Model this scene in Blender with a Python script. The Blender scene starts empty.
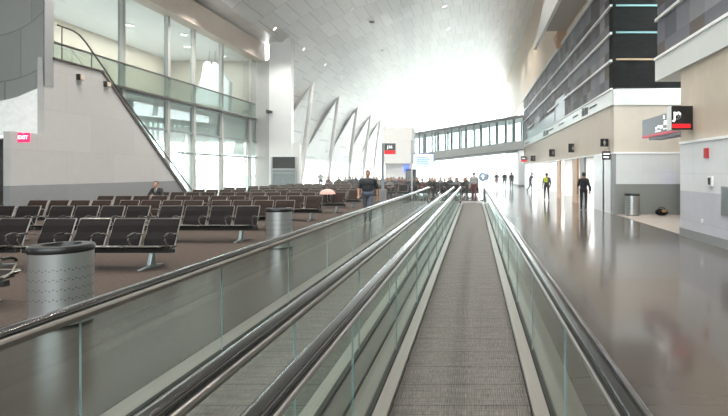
import bpy, bmesh, math, random
from mathutils import Vector, Matrix
random.seed(7)
S = bpy.context.scene
COL = S.collection
PI = math.pi
H = 1.733          # eye height
F = 500.0          # focal length in pixels of a 728 px wide frame

# ------------------------------------------------------------------ materials
def lin(c):
    return tuple((v/12.92 if v <= .04045 else ((v+.055)/1.055)**2.4) for v in c)
def hexc(h):
    return lin(tuple(int(h[i:i+2], 16)/255 for i in (0, 2, 4))) + (1,)
def nn(nt, t, **kw):
    n = nt.nodes.new(t)
    for k, v in kw.items(): setattr(n, k, v)
    return n
def mat(name, h, rough=.5, metal=0., var=.06, scale=6., bump=0., spec=.5, stretch=None, coat=0.):
    m = bpy.data.materials.new(name); m.use_nodes = True
    nt = m.node_tree; b = nt.nodes['Principled BSDF']
    col = hexc(h)
    b.inputs['Roughness'].default_value = rough
    b.inputs['Metallic'].default_value = metal
    b.inputs['Specular IOR Level'].default_value = spec
    b.inputs['Coat Weight'].default_value = coat
    tc = nn(nt, 'ShaderNodeTexCoord'); mp = nn(nt, 'ShaderNodeMapping')
    if stretch: mp.inputs['Scale'].default_value = stretch
    nt.links.new(tc.outputs['Object'], mp.inputs['Vector'])
    nz = nn(nt, 'ShaderNodeTexNoise'); nz.inputs['Scale'].default_value = scale; nz.inputs['Detail'].default_value = 3
    nt.links.new(mp.outputs['Vector'], nz.inputs['Vector'])
    r = nn(nt, 'ShaderNodeValToRGB')
    r.color_ramp.elements[0].position = .3; r.color_ramp.elements[1].position = .7
    r.color_ramp.elements[0].color = tuple(c*(1-var) for c in col[:3])+(1,)
    r.color_ramp.elements[1].color = tuple(min(1, c*(1+var)) for c in col[:3])+(1,)
    nt.links.new(nz.outputs['Fac'], r.inputs['Fac']); nt.links.new(r.outputs['Color'], b.inputs['Base Color'])
    if bump:
        bp = nn(nt, 'ShaderNodeBump'); bp.inputs['Strength'].default_value = bump; bp.inputs['Distance'].default_value = .01
        nt.links.new(nz.outputs['Fac'], bp.inputs['Height']); nt.links.new(bp.outputs['Normal'], b.inputs['Normal'])
    m['_n'] = 1
    return m
def mth(nt, op, a, b=None, c=None):
    n = nn(nt, 'ShaderNodeMath', operation=op)
    for i, v in enumerate((a, b, c)):
        if v is None: continue
        if isinstance(v, (int, float)): n.inputs[i].default_value = v
        else: nt.links.new(v, n.inputs[i])
    return n.outputs[0]
def pattern(name, h, cell, axes='yz', var=.12, seam=.012, seamdark=.65, rough=.4, metal=0., spec=.5, stagger=0., palette=None, bumpd=0., coat=0., offs=(0, 0)):
    """panels laid out in a grid on two object axes; every cell a slightly different tone, thin darker joints"""
    m = bpy.data.materials.new(name); m.use_nodes = True
    nt = m.node_tree; b = nt.nodes['Principled BSDF']
    b.inputs['Roughness'].default_value = rough; b.inputs['Metallic'].default_value = metal
    b.inputs['Specular IOR Level'].default_value = spec; b.inputs['Coat Weight'].default_value = coat
    tc = nn(nt, 'ShaderNodeTexCoord'); sp = nn(nt, 'ShaderNodeSeparateXYZ')
    nt.links.new(tc.outputs['Object'], sp.inputs[0])
    ax = {'x': sp.outputs[0], 'y': sp.outputs[1], 'z': sp.outputs[2]}
    v = mth(nt, 'DIVIDE', mth(nt, 'ADD', ax[axes[1]], 100-offs[1]), cell[1]); fv = mth(nt, 'FLOOR', v)
    u = mth(nt, 'DIVIDE', mth(nt, 'ADD', ax[axes[0]], 100-offs[0]), cell[0])
    if stagger: u = mth(nt, 'ADD', u, mth(nt, 'MULTIPLY', fv, stagger))
    fu = mth(nt, 'FLOOR', u)
    cx = nn(nt, 'ShaderNodeCombineXYZ'); nt.links.new(fu, cx.inputs[0]); nt.links.new(fv, cx.inputs[1])
    wn = nn(nt, 'ShaderNodeTexWhiteNoise', noise_dimensions='2D'); nt.links.new(cx.outputs[0], wn.inputs['Vector'])
    r = nn(nt, 'ShaderNodeValToRGB')
    if palette:
        r.color_ramp.interpolation = 'CONSTANT'
        els = r.color_ramp.elements
        while len(els) < len(palette): els.new(.5)
        for i, (e, p) in enumerate(zip(els, palette)):
            e.position = i/len(palette); e.color = hexc(p)
    else:
        col = hexc(h)
        r.color_ramp.elements[0].color = tuple(c*(1-var) for c in col[:3])+(1,)
        r.color_ramp.elements[1].color = tuple(min(1, c*(1+var)) for c in col[:3])+(1,)
    nt.links.new(wn.outputs['Value'], r.inputs['Fac'])
    du = mth(nt, 'LESS_THAN', mth(nt, 'FRACT', u), seam/cell[0]); dv = mth(nt, 'LESS_THAN', mth(nt, 'FRACT', v), seam/cell[1])
    d = mth(nt, 'MAXIMUM', du, dv)
    mx = nn(nt, 'ShaderNodeMix', data_type='RGBA', blend_type='MULTIPLY'); nt.links.new(d, mx.inputs[0])
    nt.links.new(r.outputs['Color'], mx.inputs[6]); mx.inputs[7].default_value = (seamdark,)*3+(1,)
    nz = nn(nt, 'ShaderNodeTexNoise'); nz.inputs['Scale'].default_value = 3; nz.inputs['Detail'].default_value = 4
    nt.links.new(tc.outputs['Object'], nz.inputs['Vector'])
    m2 = nn(nt, 'ShaderNodeMix', data_type='RGBA', blend_type='MULTIPLY'); m2.inputs[0].default_value = 1
    mr = nn(nt, 'ShaderNodeMapRange'); mr.inputs[3].default_value = .93; mr.inputs[4].default_value = 1.05
    nt.links.new(nz.outputs['Fac'], mr.inputs[0]); 
    nt.links.new(mx.outputs[2], m2.inputs[6]); nt.links.new(mr.outputs[0], m2.inputs[7])
    nt.links.new(m2.outputs[2], b.inputs['Base Color'])
    if bumpd:
        bp = nn(nt, 'ShaderNodeBump'); bp.inputs['Strength'].default_value = bumpd; bp.inputs['Distance'].default_value = .02; bp.invert = True
        nt.links.new(d, bp.inputs['Height']); nt.links.new(bp.outputs['Normal'], b.inputs['Normal'])
    return m
def glass(name, tint, ior=1.5, rough=.0, extra=0., refl=.3):
    m = bpy.data.materials.new(name); m.use_nodes = True
    nt = m.node_tree; nt.nodes.clear()
    o = nn(nt, 'ShaderNodeOutputMaterial'); t = nn(nt, 'ShaderNodeBsdfTransparent'); g = nn(nt, 'ShaderNodeBsdfGlossy')
    t.inputs[0].default_value = tint; g.inputs['Roughness'].default_value = rough; g.inputs[0].default_value = (.92, 1, .97, 1)
    ge = nn(nt, 'ShaderNodeNewGeometry'); dp = nn(nt, 'ShaderNodeVectorMath', operation='DOT_PRODUCT')
    nt.links.new(ge.outputs['Incoming'], dp.inputs[0]); nt.links.new(ge.outputs['Normal'], dp.inputs[1])
    ca = mth(nt, 'ABSOLUTE', dp.outputs['Value']); f0 = ((ior-1)/(ior+1))**2
    fac = mth(nt, 'MULTIPLY_ADD', mth(nt, 'POWER', mth(nt, 'SUBTRACT', 1., ca), 5.), (1-f0)*refl, f0*refl+extra)
    mx = nn(nt, 'ShaderNodeMixShader')
    nt.links.new(fac, mx.inputs[0]); nt.links.new(t.outputs[0], mx.inputs[1]); nt.links.new(g.outputs[0], mx.inputs[2])
    nt.links.new(mx.outputs[0], o.inputs[0])
    return m
def emit(name, h, s):
    m = bpy.data.materials.new(name); m.use_nodes = True
    b = m.node_tree.nodes['Principled BSDF']; b.inputs['Base Color'].default_value = hexc(h)
    b.inputs['Emission Color'].default_value = hexc(h); b.inputs['Emission Strength'].default_value = s
    return m

def belt_mat():
    m = mat('walkway pallets', '66605c', .5, .1, .4, 9., stretch=(14, 1.2, 1), spec=.4)
    nt = m.node_tree; b = nt.nodes['Principled BSDF']
    tc = nn(nt, 'ShaderNodeTexCoord'); sp = nn(nt, 'ShaderNodeSeparateXYZ'); nt.links.new(tc.outputs['Object'], sp.inputs[0])
    y = mth(nt, 'FRACT', mth(nt, 'DIVIDE', mth(nt, 'ADD', sp.outputs[1], 50.13), .366))
    j = mth(nt, 'LESS_THAN', y, .035)
    nz = nn(nt, 'ShaderNodeTexNoise'); nz.inputs['Scale'].default_value = 5
    mp = nn(nt, 'ShaderNodeMapping'); mp.inputs['Scale'].default_value = (.6, 9, 1)
    nt.links.new(tc.outputs['Object'], mp.inputs[0]); nt.links.new(mp.outputs[0], nz.inputs[0])
    rib = mth(nt, 'SINE', mth(nt, 'MULTIPLY', sp.outputs[0], 2*PI/.018))
    d = mth(nt, 'ADD', mth(nt, 'MULTIPLY', j, -.62), mth(nt, 'ADD', mth(nt, 'MULTIPLY', rib, .10), mth(nt, 'MULTIPLY_ADD', nz.outputs[0], 1.5, .25)))
    src = b.inputs['Base Color'].links[0].from_socket
    mx = nn(nt, 'ShaderNodeMix', data_type='RGBA', blend_type='MULTIPLY'); mx.inputs[0].default_value = 1
    nt.links.new(src, mx.inputs[6]); nt.links.new(d, mx.inputs[7]); nt.links.new(mx.outputs[2], b.inputs['Base Color'])
    bp = nn(nt, 'ShaderNodeBump'); bp.inputs['Strength'].default_value = .4; bp.inputs['Distance'].default_value = .008
    nt.links.new(rib, bp.inputs['Height']); nt.links.new(bp.outputs[0], b.inputs['Normal'])
    return m

M = {}
M['terrazzo'] = pattern('polished terrazzo', '534c48', (1.22, 1.22), 'xy', .05, .008, .8, rough=.16, spec=.5, coat=.25)
M['terrazzo'].node_tree.nodes['Principled BSDF'].inputs['Coat Roughness'].default_value = .07
M['carpet'] = mat('brown carpet', '443b36', .9, 0, .18, 14, .4, spec=.2)
M['niche_floor'] = mat('matt beige floor', '8d857c', .5, 0, .05, 4)
M['ceiling'] = pattern('metal ceiling planks', 'cdcdca', (.9, 3.1), 'xy', .09, .06, .7, rough=.34, metal=.4, stagger=.37)
M['stone'] = pattern('pale wall panels', 'b0afae', (2.6, 1.53), 'yz', .045, .012, .8, rough=.28, stagger=.5, offs=(0, 0))
M['stone_low'] = pattern('grey wainscot panels', '848688', (2.6, 1.25), 'yz', .03, .012, .85, rough=.25)
M['white_panel'] = pattern('white wall panels', 'd3d4d6', (2.4, 1.24), 'yz', .02, .012, .82, rough=.3)
M['white_panel_x'] = pattern('white wall panels facing the hall', 'cfd2d0', (1.2, 1.24), 'xz', .02, .01, .86, rough=.3)
M['lavender'] = pattern('pale lavender wainscot', 'bfc0c8', (2.4, 1.24), 'yz', .02, .012, .85, rough=.25)
M['grey_low_x'] = mat('grey wainscot', '8d8f8a', .3, .2, .04, 2)
M['beige'] = pattern('beige wall boards', 'c6b9a8', (.31, 8), 'yz', .03, .006, .9, rough=.5)
M['beige_x'] = pattern('beige wall boards facing the hall', 'c3baac', (.31, 8), 'xz', .03, .006, .9, rough=.5)
M['fascia'] = mat('white fascia', 'd6dad8', .35, .0, .02, 2)
M['cream'] = pattern('cream upper wall', 'f3e0c8', (1.2, 40), 'yz', .02, .008, .92, rough=.55)
M['clad'] = pattern('grey cladding strips', '86868a', (.85, 1.117), 'yz', rough=.65, spec=.2, seam=.01, seamdark=.9,
    palette=['808086', '75767c', '8c8c91', '66676e', '808085', '5e5755', '939498', '787980', '6c6460', '84858b'], offs=(0, 5.09))
M['ledwall'] = pattern('black mesh panels', '161a18', (.3, .1), 'xz', .25, .012, .5, rough=.8, spec=.1)
M['stripe'] = mat('white stripe trim', 'f0f1f1', .4, .0, .02)
M['brushed'] = mat('brushed aluminium', 'b3aba5', .34, .55, .06, 5, stretch=(8, .3, 1))
M['steel'] = mat('stainless steel', 'bdbdbd', .32, .88, .03, 4, stretch=(1, 1, .05))
M['chrome'] = mat('polished aluminium', 'a8a49f', .3, .85, .03)
M['seatmetal'] = mat('dull cast aluminium', '908d88', .38, .85, .04)
M['legmetal'] = mat('cast grey leg metal', '8c9496', .35, .6, .05)
M['guide'] = mat('rail guide metal', '78736e', .38, .6, .05)
M['rubber'] = mat('black handrail rubber', '1c1b1b', .16, 0, .1, 12, spec=.9, coat=.6)
M['darkgap'] = mat('dark joint', '161616', .6)
M['deck'] = mat('balustrade deck metal', '8e8681', .35, .7, .05, 6, stretch=(4, .3, 1))
M['joint'] = mat('pale silicone joint', '93a3a7', .4)
M['leather'] = mat('black vinyl', '171213', .65, 0, .15, 22, .2, spec=.15)
M['leather2'] = mat('brown black vinyl', '2a1e19', .65, 0, .15, 22, .2, spec=.15)
M['blackplastic'] = mat('black plastic', '171717', .4)
M['beam'] = mat('dark steel beam', '3a3a3a', .4, .5)
M['white'] = mat('white paint', 'e8e9e9', .45, 0, .02)
M['strut'] = mat('white strut paint', 'f2f3f2', .4, 0, .01)
M['mullion'] = mat('pale grey mullion', 'aeafac', .45)
M['grey'] = mat('mid grey paint', '8b8d8e', .45, 0, .03)
M['dkgrey'] = mat('dark grey paint', '555452', .5, 0, .05)
M['darkmetal'] = mat('dark bronze metal', '57514d', .35, .5)
M['wood'] = mat('orange wood', 'b98f6a', .45, 0, .12, 4, stretch=(6, 6, .6))
M['drum'] = pattern('grey metal cladding', 'c4c4c0', (2.3, 2.1), 'yz', .07, .06, .6, rough=.35, metal=.1, stagger=.4, offs=(0, 4.95))
M['signblack'] = mat('black sign face', '141313', .25)
M['signred'] = emit('red sign light', 'e00f1e', .62)
M['signwhite'] = emit('white sign letters', 'f6f6f6', .9)
M['picto'] = mat('dull white pictogram', '9a9a98', .5)
M['perf'] = mat('steel perforation', '77787a', .5, .3)
M['signgrey'] = mat('blue grey sign face', '7f858c', .35)
M['signpink'] = emit('pink sign stripe', 'c8606c', .3)
M['exit'] = emit('exit sign red', 'ff2462', .85)
M['lamp'] = emit('lamp lens', 'fff6e8', 9)
M['cyan'] = emit('cyan light strip', '6d9a9b', .2)
M['amber'] = emit('amber light strip', 'a0886a', .2)
M['screen'] = emit('blue white screen', 'b9cdf2', 1.2)
M['bluescreen'] = emit('blue screen', '4a62ff', 2.5)
M['alarm'] = mat('red alarm', 'b8242a', .4)
M['glass'] = glass('balustrade glass', (.91, .95, .935, 1), 1.5)
M['winglass'] = glass('window glass', (.93, .97, .96, 1), 1.45)
M['curtainglass'] = glass('curtain wall glass', (.78, .83, .82, 1), 1.5, extra=.06)
M['belt'] = belt_mat()
M['apron'] = mat('concrete apron', 'b9b7b2', .8, 0, .05, .3)
M['pink'] = mat('pale pink cloth', 'cf9d96', .7)
M['ink'] = mat('dark lettering', '2a2a2c', .5)

# ------------------------------------------------------------------ mesh builder
class MB:
    def __init__(s): s.v = []; s.f = []; s.m = []
    def face(s, pts, mi=0):
        n = len(s.v); s.v += [tuple(p) for p in pts]; s.f.append(tuple(range(n, n+len(pts)))); s.m.append(mi)
    def box(s, x0, x1, y0, y1, z0, z1, mi=0):
        n = len(s.v)
        s.v += [(x0,y0,z0),(x1,y0,z0),(x1,y1,z0),(x0,y1,z0),(x0,y0,z1),(x1,y0,z1),(x1,y1,z1),(x0,y1,z1)]
        for q in ((0,3,2,1),(4,5,6,7),(0,1,5,4),(1,2,6,5),(2,3,7,6),(3,0,4,7)):
            s.f.append(tuple(n+i for i in q)); s.m.append(mi)
        return s
    def prism(s, poly, axis, a, b, mi=0):
        """poly of 2-D points extruded along axis from a to b. x: (y,z)  y: (x,z)  z: (x,y)"""
        def P(p, t): return {'x': (t, p[0], p[1]), 'y': (p[0], t, p[1]), 'z': (p[0], p[1], t)}[axis]
        n = len(s.v); k = len(poly)
        s.v += [P(p, a) for p in poly] + [P(p, b) for p in poly]
        s.f.append(tuple(n+i for i in range(k))[::-1]); s.m.append(mi)
        s.f.append(tuple(n+k+i for i in range(k))); s.m.append(mi)
        for i in range(k):
            j = (i+1) % k; s.f.append((n+i, n+j, n+k+j, n+k+i)); s.m.append(mi)
        return s
    def tube(s, pts, r, n=8, mi=0, closed=False, r1=None, sx=1.):
        pts = [Vector(p) for p in pts]; b = len(s.v); K = len(pts)
        for i, p in enumerate(pts):
            t = (pts[min(i+1, K-1)] - pts[max(i-1, 0)]).normalized()
            up = Vector((0,0,1)) if abs(t.z) < .93 else Vector((0,1,0))
            a = t.cross(up).normalized(); c = a.cross(t).normalized()
            rr = r if r1 is None else r + (r1-r)*i/(K-1)
            for k in range(n):
                q = 2*PI*(k+.5)/n; s.v.append(tuple(p + a*math.cos(q)*rr*sx + c*math.sin(q)*rr))
        for i in range(K-1):
            for k in range(n):
                j = (k+1) % n; s.f.append((b+i*n+k, b+i*n+j, b+(i+1)*n+j, b+(i+1)*n+k)); s.m.append(mi)
        s.f.append(tuple(b+k for k in range(n))[::-1]); s.m.append(mi)
        s.f.append(tuple(b+(K-1)*n+k for k in range(n))); s.m.append(mi)
        return s
    def sweep(s, prof, pts, mi=0):
        """profile of (side, up) points along a path lying in a plane x = const"""
        pts = [Vector(p) for p in pts]; b = len(s.v); K = len(pts); n = len(prof)
        for i, p in enumerate(pts):
            t = (pts[min(i+1, K-1)] - pts[max(i-1, 0)]).normalized()
            a = Vector((1,0,0)); c = a.cross(t).normalized()
            for u, w in prof: s.v.append(tuple(p + a*u + c*w))
        for i in range(K-1):
            for k in range(n):
                j = (k+1) % n; s.f.append((b+i*n+k, b+i*n+j, b+(i+1)*n+j, b+(i+1)*n+k)); s.m.append(mi)
        s.f.append(tuple(b+k for k in range(n))[::-1]); s.m.append(mi)
        s.f.append(tuple(b+(K-1)*n+k for k in range(n))); s.m.append(mi)
        return s
    def lathe(s, prof, n=24, c=(0,0), mi=0):
        b = len(s.v)
        for r, z in prof:
            for k in range(n):
                q = 2*PI*k/n; s.v.append((c[0]+r*math.cos(q), c[1]+r*math.sin(q), z))
        for i in range(len(prof)-1):
            for k in range(n):
                j = (k+1) % n; s.f.append((b+i*n+k, b+i*n+j, b+(i+1)*n+j, b+(i+1)*n+k)); s.m.append(mi)
        s.f.append(tuple(b+k for k in range(n))[::-1]); s.m.append(mi)
        s.f.append(tuple(b+(len(prof)-1)*n+k for k in range(n))); s.m.append(mi)
        return s
    def ell(s, c, r, n=12, m=8, mi=0, rot=None):
        b = len(s.v); R = rot or Matrix.Identity(3)
        for i in range(m+1):
            th = PI*i/m
            for k in range(n):
                q = 2*PI*k/n
                v = R @ Vector((r[0]*math.sin(th)*math.cos(q), r[1]*math.sin(th)*math.sin(q), r[2]*math.cos(th)))
                s.v.append((c[0]+v.x, c[1]+v.y, c[2]+v.z))
        for i in range(m):
            for k in range(n):
                j = (k+1) % n; s.f.append((b+i*n+k, b+(i+1)*n+k, b+(i+1)*n+j, b+i*n+j)); s.m.append(mi)
        return s
    def limb(s, a, b2, ra, rb, mi=0, n=10):
        a = Vector(a); b2 = Vector(b2); t = b2-a; L = t.length
        R = Vector((0,0,1)).rotation_difference(t.normalized()).to_matrix()
        prof = []
        for i in range(5): q = -PI/2 + i*PI/8; prof.append((ra*math.cos(q), ra*math.sin(q)))
        for i in range(5): q = i*PI/8; prof.append((rb*math.cos(q), L+rb*math.sin(q)))
        k0 = len(s.v); s.lathe([(max(r, .0005), z) for r, z in prof], n, (0,0), mi)
        for i in range(k0, len(s.v)): s.v[i] = tuple(a + R @ Vector(s.v[i]))
        return s
    def mesh(s, name, mats, smooth=False):
        me = bpy.data.meshes.new(name); me.from_pydata(s.v, [], s.f)
        for m in (mats if isinstance(mats, (list, tuple)) else [mats]): me.materials.append(m)
        me.polygons.foreach_set('material_index', s.m)
        bm = bmesh.new(); bm.from_mesh(me); bmesh.ops.recalc_face_normals(bm, faces=bm.faces); bm.to_mesh(me); bm.free()
        if smooth:
            me.polygons.foreach_set('use_smooth', [True]*len(me.polygons)); me.set_sharp_from_angle(angle=math.radians(40))
        me.update(); return me
def ob(name, mb, mats, parent=None, bevel=0., smooth=False, loc=None, kind=None, seg=2):
    o = bpy.data.objects.new(name, mb.mesh(name, mats, smooth)); COL.objects.link(o)
    if parent: o.parent = parent
    if loc: o.location = loc
    if bevel:
        b = o.modifiers.new('bevel', 'BEVEL'); b.width = bevel; b.segments = seg; b.limit_method = 'ANGLE'
    if kind: o['kind'] = kind
    return o
def tag(o, label, cat, group=None):
    o['label'] = label; o['category'] = cat
    if group: o['group'] = group
    return o
def thing(name, label, cat, loc=(0,0,0), rz=0., group=None):
    o = bpy.data.objects.new(name, None); COL.objects.link(o); o.location = loc; o.rotation_euler = (0,0,rz); o.empty_display_size = .1
    return tag(o, label, cat, group)
def copy_tree(o, parent=None):
    c = o.copy(); COL.objects.link(c)
    if parent: c.parent = parent
    for ch in list(o.children): copy_tree(ch, c)
    return c
def struct(name, mb, mats, parent=None, **kw):
    return ob(name, mb, mats, parent, kind='structure', **kw)
def text(parent, name, body, size, loc, rot, m, depth=.006, align='LEFT', bold=.0):
    cu = bpy.data.curves.new(name, 'FONT'); cu.body = body; cu.size = size; cu.extrude = depth; cu.offset = bold; cu.align_x = align; cu.align_y = 'CENTER'
    t = bpy.data.objects.new(name+' tmp', cu); COL.objects.link(t)
    bpy.context.view_layer.update()
    me = bpy.data.meshes.new_from_object(t.evaluated_get(bpy.context.evaluated_depsgraph_get()))
    bpy.data.objects.remove(t)
    me.materials.clear(); me.materials.append(m)
    o = bpy.data.objects.new(name, me); COL.objects.link(o); o.location = loc; o.rotation_euler = rot
    if parent: o.parent = parent
    return o
ORD = ['first', 'second', 'third', 'fourth', 'fifth', 'sixth', 'seventh', 'eighth', 'ninth', 'tenth', 'eleventh', 'twelfth']

# ------------------------------------------------------------------ floor, ceiling
Y0, YE = -9., 90.
struct('floor', MB().box(-26, 13, Y0, YE+2, -.3, 0), M['terrazzo'])
struct('floor_strip', MB().box(-5.0, -2.66, Y0, 40, 0, .004), mat('dark polished strip', '3b342f', .26, 0, .05, 2, spec=.22))
struct('floor_carpet', MB().box(-16, -5.0, 1.5, 39, 0, .006), M['carpet'])
struct('ground', MB().box(-160, 160, -60, 300, -.6, -.5), M['apron'])

prof_far = [(-18.6,3.05),(-17.95,5.5),(-17.0,8.1),(-15.7,10.35),(-14.2,11.95),(-12,13.35),(-9,14.75),(-5.5,15.9),(-2,16.8),(2,17.45),(6.2,17.8)]
prof_near = [(-24,11.45),(-14.6,11.55),(-14.2,11.95),(-12,13.35),(-9,14.75),(-5.5,15.9),(-2,16.8),(2,17.45),(6.2,17.8)]
def shell(mb, prof, y0, y1, th=.35):
    poly = prof + [(x, z+th) for x, z in reversed(prof)]
    mb.prism(poly, 'y', y0, y1)
c = MB(); shell(c, prof_far, 38.5, YE); shell(c, prof_near, Y0, 38.5)
struct('ceiling', c, M['ceiling'], smooth=True)
def ceil_z(x):
    for (a, za), (b, zb) in zip(prof_far, prof_far[1:]):
        if a <= x <= b: return za + (zb-za)*(x-a)/(b-a), math.atan2(zb-za, b-a)
    return 17, 0
struct('back_sky_blocker', MB().box(-24.3, 10, Y0-.3, Y0, 0, 3.5).box(-24.3, -16, Y0-.3, Y0, 3.5, 18.2).box(5, 10, Y0-.3, Y0, 3.5, 18.2).box(-16, 5, Y0-.3, Y0, 13, 18.2), M['white'])  # unseen wall added to keep open sky light off the near hall
w7 = struct('fill_window', MB().box(-16, 5, Y0-.2, Y0-.15, 3.5, 13), M['winglass'])  # unseen glazing added behind the camera to give frontal fill light
mb = MB()
for x in (-13, -10, -7, -4, -1, 2): mb.box(x-.06, x+.06, Y0-.25, Y0-.1, 3.5, 13)
struct('fill_window_frame', mb, M['white'], w7)
struct('left_sky_blocker', MB().box(-24.3, -24, Y0, 25.5, 0, 11.7), M['white'])  # unseen wall added so the sky does not overlight the near left
# downlights
dl = thing('ceiling_downlight', '', 'ceiling light', group='downlights in the curved ceiling')
ob('trim_ring', MB().lathe([(.2,-.02),(.2,.03),(.15,.03),(.15,-.02)], 20), M['white'], dl)
ob('lens', MB().lathe([(.15,-.012),(.15,.02)], 20), M['lamp'], dl)
rows = [(-14.2, [35.6, 41.6, 47.6, 53.5, 59.3, 71, 76.5], 'the row along the slanted struts'),
        (-9.6, [39.2, 52.6, 60.1, 67], 'the second row from the struts'),
        (-2.7, [45, 52], 'the row down the middle of the ceiling'),
        (2.6, [47.6, 52.8, 60.], 'the row beside the cream upper wall')]
first = True
for x, ys, nm in rows:
    for i, y in enumerate(ys):
        o = dl if first else copy_tree(dl); first = False
        z, a = ceil_z(x); o.location = (x, y, z-.02); o.rotation_euler = (0, -a, 0)
        o['label'] = f'round ceiling downlight, {ORD[i]} from the viewer in {nm}'
tag(ob('smoke_vent', MB().box(-.28,.28,-.2,.2,-.04,.02), M['blackplastic'], loc=(-9.0, 43.5, ceil_z(-9.0)[0]-.02)), 'small dark square vent alone among the ceiling downlights', 'vent')

# ------------------------------------------------------------------ right side building
XR = 5.62
def wallbox(name, x0, x1, y0, y1, z0, z1, m): return struct(name, MB().box(x0, x1, y0, y1, z0, z1), m)
# near wall beside the recess
struct('wall_right', MB().box(XR+.02, XR+.4, Y0, 13.65, 2.52, 4.5), M['beige'])
wallbox('wall_right_panels', XR, XR+.4, Y0, 13.65, 1.22, 2.5, M['white_panel'])
wallbox('wall_right_wainscot', XR, XR+.4, Y0, 13.65, .22, 1.22, M['lavender'])
wallbox('trim_1', XR-.03, XR+.4, Y0, 13.67, 2.48, 2.54, M['stripe'])
wallbox('baseboard_right', XR-.02, XR+.4, Y0, 13.66, 0, .22, M['grey'])
# overhanging block above it
struct('wall_right_upper', MB().box(XR, 9.5, Y0, 15.35, 5.2, 12.5), M['clad'])
wallbox('trim_2', XR-.06, 9.5, Y0, 15.38, 4.5, 5.14, M['fascia'])
wallbox('trim_3', XR-.09, 9.5, Y0, 15.4, 5.14, 5.22, M['stripe'])
for i, z in enumerate((6.37, 7.5, 8.6)):
    wallbox(f'trim_{4+i}', XR-.08, XR+.02, Y0, 15.37, z-.045, z+.045, M['stripe'])
# recess
YB = 20.2
wallbox('wall_recess', XR+.02, 9.2, YB, YB+.5, 2.5, 4.42, M['beige_x'])
wallbox('wall_recess_panels', XR+.02, 9.2, YB, YB+.5, 1.23, 2.46, M['white_panel_x'])
wallbox('wall_recess_wainscot', XR+.02, 9.2, YB, YB+.5, .0, 1.23, M['grey_low_x'])
wallbox('trim_7', XR, 9.2, YB-.03, YB+.5, 2.46, 2.52, M['stripe'])
wallbox('trim_8', XR, 9.2, YB-.04, YB+.5, 4.42, 5.05, M['fascia'])
wallbox('wall_recess_side', 9.2, 9.5, 13.2, YB+.5, 0, 5.0, M['beige'])
wallbox('wall_recess_return', XR+.4, 9.5, 13.2, 13.62, 0, 4.5, M['white_panel_x'])
struct('floor_recess', MB().box(XR+.05, 9.2, 13.65, YB, 0, .008), M['niche_floor'])
wallbox('wall_mesh', XR-.01, 9.8, YB+.06, YB+.6, 5.05, 12.4, M['ledwall'])
for i, (z, m) in enumerate(((6.28,'amber'),(7.37,'cyan'),(8.46,'cyan'),(9.55,'cyan'))):
    tag(ob('light_strip', MB().box(XR+.12, 9.6, YB+.02, YB+.07, z-.035, z+.035), M[m]),
        f'{["amber","teal","teal","teal"][i]} glowing strip on the black mesh wall, {ORD[i]} from its bottom edge', 'light strip', 'glowing strips on the mesh wall')
tag(ob('ledge_light', MB().box(XR+.1, 9.6, YB+.0, YB+.1, 5.05, 5.1), M['steel']), 'thin glittering metal ledge under the black mesh wall', 'ledge')
# long wall beyond the recess
YW = 57.
wallbox('wall_long_cladding', XR, XR+.5, YB+.1, YW, 5.12, 9.82, M['clad'])
wallbox('trim_9', XR-.05, XR+.5, YB+.08, YW, 4.44, 5.05, M['fascia'])
wallbox('trim_10', XR-.09, XR+.5, YB+.06, YW, 5.05, 5.12, M['stripe'])
for i, z in enumerate((6.24, 7.36, 8.48)):
    segs = {0: [(20.3, 31), (33.5, 38), (47, 52)], 1: [(20.3, YW)], 2: [(20.3, YW)]}[i]
    mb = MB()
    for a, b in segs: mb.box(XR-.1, XR+.02, a, b, z-.05, z+.05)
    struct(f'trim_{11+i}', mb, M['stripe'])
wallbox('trim_14', XR-.1, XR+.5, YB+.08, YW, 9.8, 9.95, M['stripe'])
# plain lower cladding boards that rise in steps
mb = MB()
for a, b, z in ((31, 34.5, 6.6), (34.9, 43, 5.95), (43, 47, 6.5), (47, 52, 5.9)): mb.box(XR-.015, XR+.02, a, b, 5.13, z)
struct('wall_long_lower_boards', mb, mat('blue grey boards', '64666e', .35))
wallbox('wall_long_beige', XR+.01, XR+.5, YB+.4, YW, 2.52, 4.44, M['beige'])
wallbox('trim_15', XR-.01, XR+.5, YB+.4, YW+6, 2.46, 2.52, M['stripe'])
# piers under the header
def pier(name, px0, px1, m, x0=XR, x1=XR+.12, z=2.46):
    y1 = XR*F/(px0-474.3); y0 = XR*F/(px1-474.3)
    return struct(name, MB().box(x0, x1, y0, y1, 0, z), M[m])
struct('wall_long_corner', MB().box(XR, XR+.5, YB+.02, 21.9, 0, 2.46), M['white_panel'])
struct('wall_long_corner_trim', MB().box(XR-.02, XR+.1, YB-.02, YB+.35, 0, 2.46), M['grey'])
pier('wall_long_white', 594, 604, 'white_panel')
pier('wall_long_grey_jamb', 579.5, 584, 'grey')
pier('trim_16', 572.3, 576.8, 'wood')
pier('trim_17', 556.6, 559.6, 'wood')
pier('wall_long_far', 524.5, 531, 'white_panel')
struct('wall_beyond', MB().box(XR-.5, XR+.5, 58, 72, .2, 4.2), M['white'])
struct('baseboard_beyond', MB().box(XR-.53, XR+.5, 57.95, 72, 0, .2), M['dkgrey'])
struct('wall_beyond_far', MB().box(XR, XR+.5, 74, YE, 0, 9.9), M['white'])
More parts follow.
